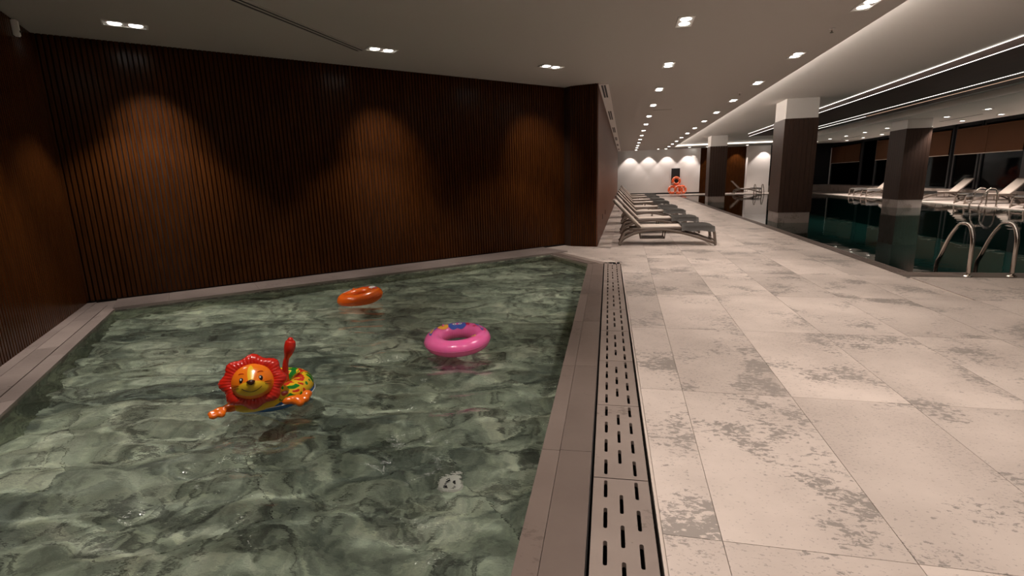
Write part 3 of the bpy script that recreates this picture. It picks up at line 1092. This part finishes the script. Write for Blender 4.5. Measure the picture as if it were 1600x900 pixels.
# diffuser strip beside the corridor wall
t = thing('air_diffuser', 'white diffuser strip with paired black slots above the veneer wall', 'air vent', (-.475, 24.9, ZC))
bb = bm_new()
box(bb, -.10, .10, -13.75, 13.7, -.02, -.0005)
obj('strip', bb, M['white'], t)
for y0, y1 in ((11.25, 12.9), (15.5, 17.7), (20.4, 22.6), (25.2, 27.3), (30.2, 32.0), (35.0, 36.6)):
    for x in (-.035, .02):
        bb = bm_new()
        box(bb, x - .02, x + .02, y0 - 24.9, y1 - 24.9, -.023, -.0195)
        obj('slot', bb, M['vent'], t)
# thin slots in the aisle ceiling
for y in (17.5, 22.5, 27.5, 32.5):
    bb = bm_new()
    box(bb, 12.6, 12.66, y, y + 2.6, ZC - .006, ZC - .0005)
    tag(obj('aisle_air_slot', bb, M['vent']), 'thin black air slot between the two rows of aisle downlights', 'air vent', 'aisle air slots')
def sprinkler(x, y, label):
    t = thing('sprinkler', label, 'sprinkler', (x, y, ZC), 0)
    bb = bm_new()
    tube(bb, [(0, 0, -.001), (0, 0, -.006)], .035, 14)
    obj('escutcheon', bb, M['fixture'], t)
    bb = bm_new()
    tube(bb, [(0, 0, -.006), (0, 0, -.05)], .010, 8)
    tube(bb, [(0, 0, -.05), (0, 0, -.055)], .022, 10)
    obj('head', bb, M['steel'], t)
sprinkler(2.70, 8.2, 'small sprinkler head between the first downlights of the pool row')
sprinkler(2.62, 13.6, 'small sprinkler head farther along the pool row of downlights')
bb = bm_new()
for a in ((-.3, .3, -.06, .06),): box(bb, .75, 1.28, 16.0, 16.14, ZC - .008, ZC - .0005)
tag(obj('ceiling_hatch', bb, M['ceil']), 'flat ceiling hatch near the wall row of downlights', 'hatch')
# small white box high on the left slatted wall
o_ = on_plane(24, 43, (A.x + nlw.x * .05, A.y + nlw.y * .05, 0), (nlw.x, nlw.y, 0))
t = thing('wall_oblong', 'small white sensor box high on the left slatted wall', 'oblong', (o_.x, o_.y, o_.z - .09), math.atan2(nlw.y, nlw.x) - math.pi / 2)
bb = bm_new()
box(bb, -.032, .032, -.026, .03, 0, .17)
bmesh.ops.bevel(bb, geom=bb.edges[:], offset=.008, segments=2, affect='EDGES')
obj('body', bb, M['white'], t)
bb = bm_new()
ellipsoid(bb, (0, .036, .05), (.014, .008, .014), 12, 8)
obj('lens', bb, M['vent'], t)  # small dark dome on the front of the white box

# ================================================================== DRAIN GRATES
def grate_mesh(w, l):
    cu = bpy.data.curves.new('g', 'CURVE')
    cu.dimensions = '2D'
    cu.fill_mode = 'BOTH'
    cu.extrude = .011
    def poly(pts):
        s = cu.splines.new('POLY')
        s.points.add(len(pts) - 1)
        for p, q in zip(s.points, pts): p.co = (q[0], q[1], 0, 1)
        s.use_cyclic_u = True
    poly([(-w / 2, 0), (w / 2, 0), (w / 2, l), (-w / 2, l)])
    hw, sl = .0085, .138
    for cx, ysl in ((-.072, (.03, .03 + .215, .03 + .43, .03 + .645)), (.0, (.135, .35, .565)), (.072, (.03, .03 + .215, .03 + .43, .03 + .645))):
        for y0 in ysl:
            pts = []
            for k in range(7):
                a = math.pi * k / 6
                pts.append((cx + hw * math.cos(a), y0 + sl - hw + hw * math.sin(a)))
            for k in range(7):
                a = math.pi + math.pi * k / 6
                pts.append((cx + hw * math.cos(a), y0 + hw + hw * math.sin(a)))
            poly(pts)
    o = link('tmp', cu)
    me = bake(o)
    me.materials.clear()
    me.materials.append(M['grate'])
    me.name = 'drain_grate'
    return me
GP = .8365
gme = grate_mesh(.262, GP - .006)
gang = math.atan(.0311)
for k in range(11):
    y = 8.985 - GP * (k + 1)
    tag(link('drain_grate', gme, None, (xg0(y) + .137, y, -.011), (0, 0, gang)), 'slotted stone drain grate in the row beside the small pool', 'grate', 'stone grates of the drain channel')
bb = bm_new()
prism(bb, [(xg0(8.99) - .01, 8.99), (xg0(-1.4) - .01, -1.4), (xg1(-1.4) + .014, -1.4), (xg1(8.99) + .014, 8.99)], -.15, -.11)
obj('channel_floor', bb, M['dark'], coping)
for f_, w in ((xg0, (-.010, -.006)), (xg1, (.002, .014))):
    bb = bm_new()
    prism(bb, [(f_(8.99) + w[0], 8.99), (f_(-1.4) + w[0], -1.4), (f_(-1.4) + w[1], -1.4), (f_(8.99) + w[1], 8.99)], -.15, -.022)
    obj('channel_side', bb, M['dark'], coping)

# ================================================================== LOUNGERS
def lounger(label, group):
    """local X: head foot at 0, foot end at 2; width along Y"""
    t = thing('sun_lounger', label, 'lounger', (0, 0, 0), 0, group)
    HW = .33
    for s in (-1, 1):
        y = s * HW
        bb = bm_new()
        path = bez([(0, y, .03), (.12, y, .16), (.42, y, .29), (.82, y, .345), (1.2, y, .30), (1.6, y, .19), (1.97, y, .06)], 6)
        tube(bb, path, .032, 8)
        obj('bow', bb, M['frame'], t)
        bb = bm_new()
        tube(bb, bez([(1.90, y, .375), (1.955, y, .30), (1.98, y, .15), (2.0, y, .0)], 4), [.030] * 12 + [.024], 8)
        obj('front_leg', bb, M['frame'], t)
        bb = bm_new()
        tube(bb, bez([(.30, y, .31), (.14, y, .28), (.06, y, .14), (.02, y, .0)], 4), .030, 8)
        obj('rear_leg', bb, M['frame'], t)
        bb = bm_new()
        tube(bb, [(.22, y, .335), (.46, y, .36), (1.0, y, .375), (1.6, y, .385), (1.93, y, .375)], .030, 8)
        obj('side_rail', bb, M['frame'], t)
        bb = bm_new()
        tube(bb, [(.47, y, .36), (.30, y, .52), (.08, y, .76), (-.11, y, .955)], .026, 8)
        obj('back_rail', bb, M['frame'], t)
    bb = bm_new()
    for k in range(12):
        pass
    n = 10
    def sheet(p0, p1, sag, th):
        top, bot = [], []
        for k in range(n + 1):
            u = k / n
            x, z = p0[0] + (p1[0] - p0[0]) * u, p0[1] + (p1[1] - p0[1]) * u
            row, rowb = [], []
            for j in range(7):
                v = j / 6 * 2 - 1
                dz = -sag * (1 - v * v)
                row.append(bb.verts.new((x, v * HW, z + dz)))
                rowb.append(bb.verts.new((x, v * HW, z + dz - th)))
            top.append(row)
            bot.append(rowb)
        for k in range(n):
            for j in range(6):
                f = bb.faces.new((top[k][j], top[k + 1][j], top[k + 1][j + 1], top[k][j + 1]))
                f.smooth = True
                f = bb.faces.new((bot[k][j], bot[k][j + 1], bot[k + 1][j + 1], bot[k + 1][j]))
                f.smooth = True
            bb.faces.new((top[k][0], bot[k][0], bot[k + 1][0], top[k + 1][0]))
            bb.faces.new((top[k][6], top[k + 1][6], bot[k + 1][6], bot[k][6]))
        for k, fl_ in ((0, 1), (n, -1)):
            for j in range(6): bb.faces.new((top[k][j], top[k][j + 1], bot[k][j + 1], bot[k][j])[::fl_])
    sheet((.46, .40), (1.93, .41), .012, .02)
    obj('seat_sling', bb, M['sling'], t)
    bb = bm_new()
    sheet((.475, .395), (-.10, .985), .012, .02)
    obj('back_sling', bb, M['sling'], t)
    # folded towel over the foot end, hanging a little over both sides
    bb = bm_new()
    prof = [(-HW - .05, .31), (-HW - .045, .40), (-HW, .437), (0, .425), (HW, .437), (HW + .045, .40), (HW + .05, .31)]
    rows = []
    for k in range(9):
        x = 1.30 + .67 * k / 8
        dz = .004 * math.sin(k * 2.3) - (.03 * max(0, (k - 6) / 2) ** 2)
        rows.append([bb.verts.new((x, p[0], p[1] + dz + (.012 * math.sin(k * 1.7 + i) if i in (0, 6) else 0))) for i, p in enumerate(prof)])
    for a, c in zip(rows, rows[1:]):
        for j in range(6):
            f = bb.faces.new((a[j], c[j], c[j + 1], a[j + 1]))
            f.smooth = True
    geom = bmesh.ops.solidify(bb, geom=bb.faces[:], thickness=.022)
    obj('towel', bb, M['towel'], t)
    bb = bm_new()
    tube(bb, [(.06, -HW, .10), (.06, HW, .10)], .018, 8)
    obj('rear_crossbar', bb, M['frame'], t)
    bb = bm_new()
    tube(bb, [(1.955, -HW, .12), (1.955, HW, .12)], .016, 8)
    obj('front_crossbar', bb, M['frame'], t)
    bb = bm_new()
    tube(bb, [(.44, -HW + .03, .33), (.46, -HW + .03, .15), (.46, HW - .03, .15), (.44, HW - .03, .33)], .014, 6)
    tube(bb, [(.98, -HW + .03, .33), (.96, -HW + .03, .15), (.96, HW - .03, .15), (.98, HW - .03, .33)], .014, 6)
    box(bb, .46, .96, -HW + .03, HW - .03, .138, .152)
    obj('under_tray', bb, M['frame'], t)
    bb = bm_new()
    tube(bb, [(-.11, -HW, .955), (-.125, -HW + .08, .97), (-.125, HW - .08, .97), (-.11, HW, .955)], .026, 8)
    obj('head_rail', bb, M['frame'], t)
    return t
ords = ['first', 'second', 'third', 'fourth', 'fifth', 'sixth', 'seventh', 'eighth']
proto = lounger('', '')
lg = [(11.62, 0), (14.1, 0), (17.0, 0), (19.6, 0), (23.2, 0), (25.9, 0), (29.7, 0), (33.0, 0)]
for k, (y, _) in enumerate(lg):
    o = proto if k == 0 else copy_tree(proto)
    o.location = (-.12, y, 0)
    o['label'] = 'cream sling lounger with grey towel by the veneer wall, %s from the slatted corner' % ords[k]
    o['group'] = 'loungers along the veneer wall'
for k, (x, y) in enumerate(((15.55, 28.1), (15.55, 24.75), (15.55, 21.5))):
    o = copy_tree(proto)
    o.location = (x, y, 0)
    o.rotation_euler.z = math.pi
    o['label'] = 'sun lounger on the window deck, %s beyond the pool-side ladder towards the column' % ['second', 'first', 'last'][k] if k < 2 else 'sun lounger on the window deck, on the near side of the ladder'
    o['group'] = 'loungers on the window deck'
for k, y in enumerate((33.6, 35.3)):
    o = copy_tree(proto)
    o.location = (15.55, y, 0)
    o.rotation_euler.z = math.pi
    o['label'] = ['pale lounger by the white window pier behind the column', 'pale lounger just past the white window pier'][k]
    o['group'] = 'loungers on the window deck'
o = copy_tree(proto)
o.location = (8.15, 42.6, 0)
o['label'] = 'lone lounger with raised back on the far deck before the wood wall'
o['group'] = 'loungers on the far deck'

# ================================================================== LADDERS
def ladder(label, loc, rotz, gap, reach=.62, h=.72):
    """local Y runs from the deck foot out over the water"""
    t = thing('pool_ladder', label, 'ladder', loc, rotz, 'steel pool ladders')
    for s in (0, 1):
        x = gap * s
        bb = bm_new()
        path = bez([(x, 0, .0), (x, .005, .30), (x, .02, .52), (x - .004, .09, .67), (x - .008, .20, h - .02), (x - .012, .31, .66), (x - .02, .45, .47), (x - .03, reach - .06, .20), (x - .03, reach, .06), (x - .03, reach, -.25), (x - .03, reach, -1.0)], 6)
        tube(bb, path, .0265, 12)
        obj('rail', bb, M['steel'], t)
        bb = bm_new()
        bmesh.ops.create_cone(bb, cap_ends=True, segments=24, radius1=.058, radius2=.045, depth=.014, matrix=Matrix.Translation((x, 0, .0075)))
        obj('flange', bb, M['steel'], t)
    for z in (-.3, -.55, -.8):
        bb = bm_new()
        box(bb, -.03, gap - .03, reach - .04, reach + .04, z - .012, z + .012)
        obj('tread', bb, M['steel'], t)
    return t
ladder('polished steel pool ladder at the near corner of the big pool', (4.60, 7.97, .0), R(3), .52)
ladder('steel pool ladder before the window loungers', (X1 + .16, 22.4, .0), R(90), .55, .55)
ladder('steel pool ladder at the far deck by the white pier', (9.35, YE + .25, .0), math.pi, -.52, .6)

# ================================================================== FAR END
t = thing('wall_panel', 'black panel fixed to the far white wall above the life rings', 'panel', (4.06, YF - .045, .95))
bb = bm_new()
box(bb, -.31, .31, 0, .044, 0, 1.12)
obj('board', bb, M['vent'], t)
bb = bm_new()
for a in ((-.34, -.31, 0, 1.12), (.31, .34, 0, 1.12), (-.34, .34, 1.12, 1.15), (-.34, .34, -.03, 0)): box(bb, a[0], a[1], -.012, .044, a[2], a[3])
obj('frame', bb, M['mull'], t)
def lifering(label, loc, rot):
    t = thing('life_ring', label, 'life ring', loc, 0, 'orange life rings stacked at the far wall')
    t.rotation_euler = rot
    bb = bm_new()
    torus(bb, .27, .10, 32, 12)
    obj('body', bb, M['orange_ring'], t)
    for k in range(4):
        a0 = math.pi / 2 * k + .6
        bb = bm_new()
        rr = []
        for i in range(4):
            a = a0 + .05 * i
            rr.append([bb.verts.new(((.27 + .103 * math.cos(b)) * math.cos(a), (.27 + .103 * math.cos(b)) * math.sin(a), .103 * math.sin(b))) for b in [2 * math.pi * j / 12 for j in range(12)]])
        for p, q in zip(rr, rr[1:]):
            for j in range(12): bb.faces.new((p[j], p[(j + 1) % 12], q[(j + 1) % 12], q[j])).smooth = True
        obj('band', bb, M['band'], t)
st = R(78)
lifering('orange life ring standing on the floor, its dark hole facing the corridor', (3.80, YF - .50, .37), (st, 0, R(-12)))
lifering('orange life ring leaning in the middle of the bottom pair', (4.28, YF - .75, .37), (st, 0, R(8)))
lifering('orange life ring tucked at the back of the stack', (4.62, YF - .38, .37), (st, 0, R(25)))
lifering('topmost orange life ring of the stack', (4.10, YF - .45, 1.08), (st, 0, 0))

# ================================================================== FLOATING TOYS
def swimring(name, label, loc, rot, Rm, r, m, mtop):
    t = thing(name, label, 'swim ring', loc, 0, None)
    t.rotation_euler = rot
    def pucker(a, b, rr, zz):
        k = .985 + .015 * math.cos(40 * a) * (1 if abs(math.sin(b)) < .75 else .2)
        return rr * k, zz * .86
    bb = bm_new()
    torus(bb, Rm, r, 120, 20, 1.0, pucker)
    obj('tube', bb, m, t)
    bb = bm_new()
    torus(bb, Rm + r * .985, .0035, 72, 6)
    obj('seam', bb, m, t)
    def patch(a, b, ra, rb, mm, shape='disc'):
        """flat print hugging the tube at ring angle a, tube angle b"""
        bb = bm_new()
        def P(u, v):
            x = b + v
            return Vector(((Rm + 1.012 * r * math.cos(x)) * math.cos(a + u), (Rm + 1.012 * r * math.cos(x)) * math.sin(a + u), .875 * r * math.sin(x) + .001))
        n = 20
        ra, rb = ra * 1.35, rb * 1.35
        ctr = bb.verts.new(P(0, 0))
        ring = []
        for k in range(n):
            th = 2 * math.pi * k / n
            q = 1.0
            if shape == 'star': q = 1.0 if k % 4 == 0 else (.42 if k % 4 == 2 else .66)
            if shape == 'fish': q = .55 + .45 * abs(math.cos(th)) if math.cos(th) > -.6 else 1.05
            if shape == 'heart': q = 1.05 - .45 * max(0, math.sin(th)) ** 6 + .12 * abs(math.cos(th))
            ring.append(bb.verts.new(P(ra * q * math.cos(th), rb * q * math.sin(th))))
        for k in range(n): bb.faces.new((ctr, ring[k], ring[(k + 1) % n])).smooth = True
        return obj('print', bb, mm, t)
    bb = bm_new()
    bmesh.ops.create_cone(bb, cap_ends=True, segments=12, radius1=.012, radius2=.009, depth=.02, matrix=Matrix.Translation((Rm * math.cos(2.2), Rm * math.sin(2.2), r * .86 + .006)))
    obj('valve', bb, m, t)
    return t, patch
face_cam = math.atan2(.65, .76)
t, patch = swimring('swim_ring', 'pink inflatable swim ring printed with blue fish and starfish', (-1.475, 4.20, .050), (R(5), R(-2), R(18)), .218, .084, M['pink'], M['pinktop'])
for a, b, ra, rb, mm, sh in ((1.55, 2.0, .30, .55, 'printblue', 'heart'), (1.42, 1.75, .06, .13, 'printwhite', 'disc'), (1.68, 1.75, .06, .13, 'printwhite', 'disc'), (1.42, 1.75, .03, .07, 'black', 'disc'), (1.68, 1.75, .03, .07, 'black', 'disc'),
                             (2.9, 1.35, .30, .20, 'printblue', 'fish'), (2.9, 1.35, .16, .09, 'printyel', 'disc'), (.35, 1.35, .30, .20, 'printblue', 'fish'), (.35, 1.35, .16, .08, 'pinktop', 'disc'),
                             (1.05, 1.7, .13, .26, 'printred', 'star'), (.62, 1.75, .09, .2, 'printred', 'star'), (.05, 1.15, .10, .2, 'printred', 'star'), (2.25, 1.75, .2, .35, 'printyel', 'disc'), (2.62, 1.1, .08, .15, 'printyel', 'disc'), (1.25, 1.2, .10, .18, 'printyel', 'fish'), (1.25, 1.25, .04, .08, 'black', 'disc'),
                             (5.6, 1.9, .10, .2, 'printyel', 'disc'), (5.6, 1.9, .04, .09, 'black', 'disc'), (4.9, 3.2, .32, .5, 'printblue', 'fish')):
    patch(a, b, ra, rb, M[mm], sh)
t, patch = swimring('swim_ring', 'plain orange inflatable swim ring with faint prints by the back coping', (-3.35, 5.83, .03), (R(3), R(-7), R(12)), .20, .092, M['orange'], M['orange'])
for a, b, ra, rb, mm, sh in ((2.75, 1.5, .25, .25, 'printwhite', 'fish'), (2.75, 1.45, .1, .1, 'printred', 'disc'), (.7, 1.75, .22, .3, 'printwhite', 'heart'), (1.9, 1.5, .10, .16, 'black', 'disc'), (1.3, 1.7, .14, .2, 'printred', 'star'), (.2, 1.4, .16, .2, 'printred', 'fish')):
    patch(a, b, ra, rb, M[mm], sh)

# ---- inflatable lion
t = thing('lion_float', 'inflatable lion float with red mane, orange paws and leaf-print ring', 'pool float', (-2.46, 2.965, WATER), R(40.5))
t.scale = (.78, .78, .78)
RB, rb_ = .245, .105
bb = bm_new()
torus(bb, RB, rb_, 72, 18, .95)
for v in bb.verts: v.co.z += .092
ring = obj('ring', bb, M['leaf'], t)
bb = bm_new()
torus(bb, RB, rb_ * 1.03, 72, 18, .8)
bmesh.ops.bisect_plane(bb, geom=bb.verts[:] + bb.edges[:] + bb.faces[:], plane_co=(0, 0, .016), plane_no=(0, 0, 1), clear_outer=True)
for v in bb.verts: v.co.z += .058
obj('underside', bb, M['blue'], t)
bb = bm_new()
tube(bb, [((RB + rb_ * 1.05) * math.cos(2 * math.pi * k / 60), (RB + rb_ * 1.05) * math.sin(2 * math.pi * k / 60), .045) for k in range(61)], .004, 6, cap=False)
obj('seam', bb, M['clear'], t)
# yellow chest under the head
blob('chest', [((-.15, -.25, .09), (.20, .12, .085)), ((-.05, -.25, .08), (.17, .115, .08))], M['yellow'], .016, t)
# head: own frame facing the viewer and tipped up
HEAD = dict(loc=(-.155, -.335, .305), rot=(R(-20), 0, R(-6)))       # faces the viewer, tipped up
bb = bm_new()
def lobes(a, b, rr, zz):
    k = 1 + .07 * math.cos(8 * a + .4)
    w = 1 + .035 * math.cos(45 * a) * (1 if abs(math.cos(b)) < .95 else .2)
    return (rr * k * w + .011 * math.cos(8 * a + .4)), zz * w
torus(bb, .176, .060, 180, 18, .95, lobes)
for v in bb.verts:
    x, y, z = v.co
    v.co = (x * 1.06, -z + .03, y * .94)
mane = obj('mane', bb, M['red'], t, **HEAD)
bb = bm_new()
ellipsoid(bb, (0, 0, 0), (.165, .105, .150), 40, 26)
for v in bb.verts:
    z = v.co.z
    if z < 0: v.co.x *= 1 + .10 * min(1, -z / .1) * (1 if z > -.12 else .5)
    if v.co.y < 0: v.co.y -= .030 * math.exp(-((v.co.x / .07) ** 2 + ((z + .03) / .06) ** 2))
face = obj('face', bb, M['face'], t, **HEAD)
def face_y(x, z):
    q = 1 - (x / .176) ** 2 - (z / .158) ** 2
    return -.105 * math.sqrt(max(q, .02)) - .030 * math.exp(-((x / .07) ** 2 + ((z + .03) / .06) ** 2))
def on_face(name, bmx, m): return obj(name, bmx, m, face)
for s in (-1, 1):
    x, z = s * .072, .018
    y = face_y(x, z)
    bb = bm_new()
    ellipsoid(bb, (x, y, z), (.017, .006, .022), 16, 10)
    on_face('eye', bb, M['black'])
    bb = bm_new()
    ellipsoid(bb, (x - .004, y - .005, z + .006), (.007, .003, .009), 10, 8)
    on_face('eye_glint', bb, M['printwhite'])
    bb = bm_new()
    tube(bb, [(x + d, face_y(x + d, z + .052 + .006 * (1 - (d / .02) ** 2)) - .001, z + .052 + .006 * (1 - (d / .02) ** 2)) for d in (-.02, -.01, 0, .01, .02)], .0028, 6)
    on_face('brow', bb, M['red'])
    for k, (x0, x1, z0, z1) in enumerate(((.098, .150, -.020, -.010), (.100, .148, -.036, -.034))):
        bb = bm_new()
        tube(bb, [(s * (x0 + (x1 - x0) * u), face_y(x0 + (x1 - x0) * u, z0 + (z1 - z0) * u) - .001, z0 + (z1 - z0) * u) for u in (0, .5, 1)], .0016, 5)
        on_face('whisker', bb, M['brown'])
bb = bm_new()
ellipsoid(bb, (0, face_y(0, -.01) - .004, -.008), (.036, .016, .022), 20, 12)
for v in bb.verts:
    if v.co.z < -.008: v.co.x *= .75
on_face('nose', bb, M['brown'])
bb = bm_new()
pts = []
for k in range(17):
    x = -.075 + .15 * k / 16
    z = -.085 + .036 * (x / .075) ** 2
    pts.append((x, face_y(x, z) - .0012, z))
tube(bb, pts, .0028, 6)
on_face('mouth', bb, M['brown'])
# paws with three toes each
blob('paw', [((.10, -.31, .070), (.075, .06, .040)), ((.17, -.345, .066), (.07, .052, .042)), ((.235, -.35, .062), (.036, .045, .036)), ((.185, -.385, .050), (.038, .04, .034)), ((.255, -.31, .085), (.045, .042, .038))], M['paw'], .009, t, 5)
blob('paw', [((-.34, -.26, .085), (.075, .055, .038)), ((-.43, -.27, .075), (.055, .045, .034)), ((-.49, -.275, .067), (.034, .035, .026)), ((-.48, -.31, .058), (.036, .034, .026)), ((-.42, -.32, .062), (.034, .034, .027))], M['paw'], .009, t, 5)
bb = bm_new()
path = bez([(.105, -.10, .15), (.112, -.11, .28), (.125, -.12, .36), (.15, -.13, .43), (.172, -.14, .50), (.185, -.145, .56)], 6)
n_ = len(path)
rad = []
for k in range(n_):
    u = k / (n_ - 1)
    rad.append(.030 - .014 * u if u < .5 else .023 + .026 * math.sin((u - .5) / .5 * math.pi * .82))
rad[-1] = .022
tube(bb, path, rad, 14)
ellipsoid(bb, path[-1] - Vector((.002, 0, .004)), (.027, .027, .030), 14, 10)
obj('tail', bb, M['red'], t)

# ---- white drain cover on the bed of the small pool
t = thing('pool_drain', 'round white drain cover on the green marble bed', 'drain', (-.996, 2.579, BED), R(20))
bb = bm_new()
bmesh.ops.create_cone(bb, cap_ends=True, segments=36, radius1=.085, radius2=.072, depth=.016, matrix=Matrix.Translation((0, 0, .009)))
o = obj('cover', bb, M['white'], t)
o.cycles.is_caustics_receiver = True
for k in range(4):
    bb = bm_new()
    a0 = math.pi / 2 * k
    pts = [(math.cos(a0 + d) * r_, math.sin(a0 + d) * r_) for r_, ds in ((.022, (.0, .3, .6, .9)), (.042, (.9, .6, .3, .0))) for d in ds]
    prism(bb, pts, .0165, .0185)
    o = obj('slot', bb, M['vent'], t)
    o.cycles.is_caustics_receiver = True
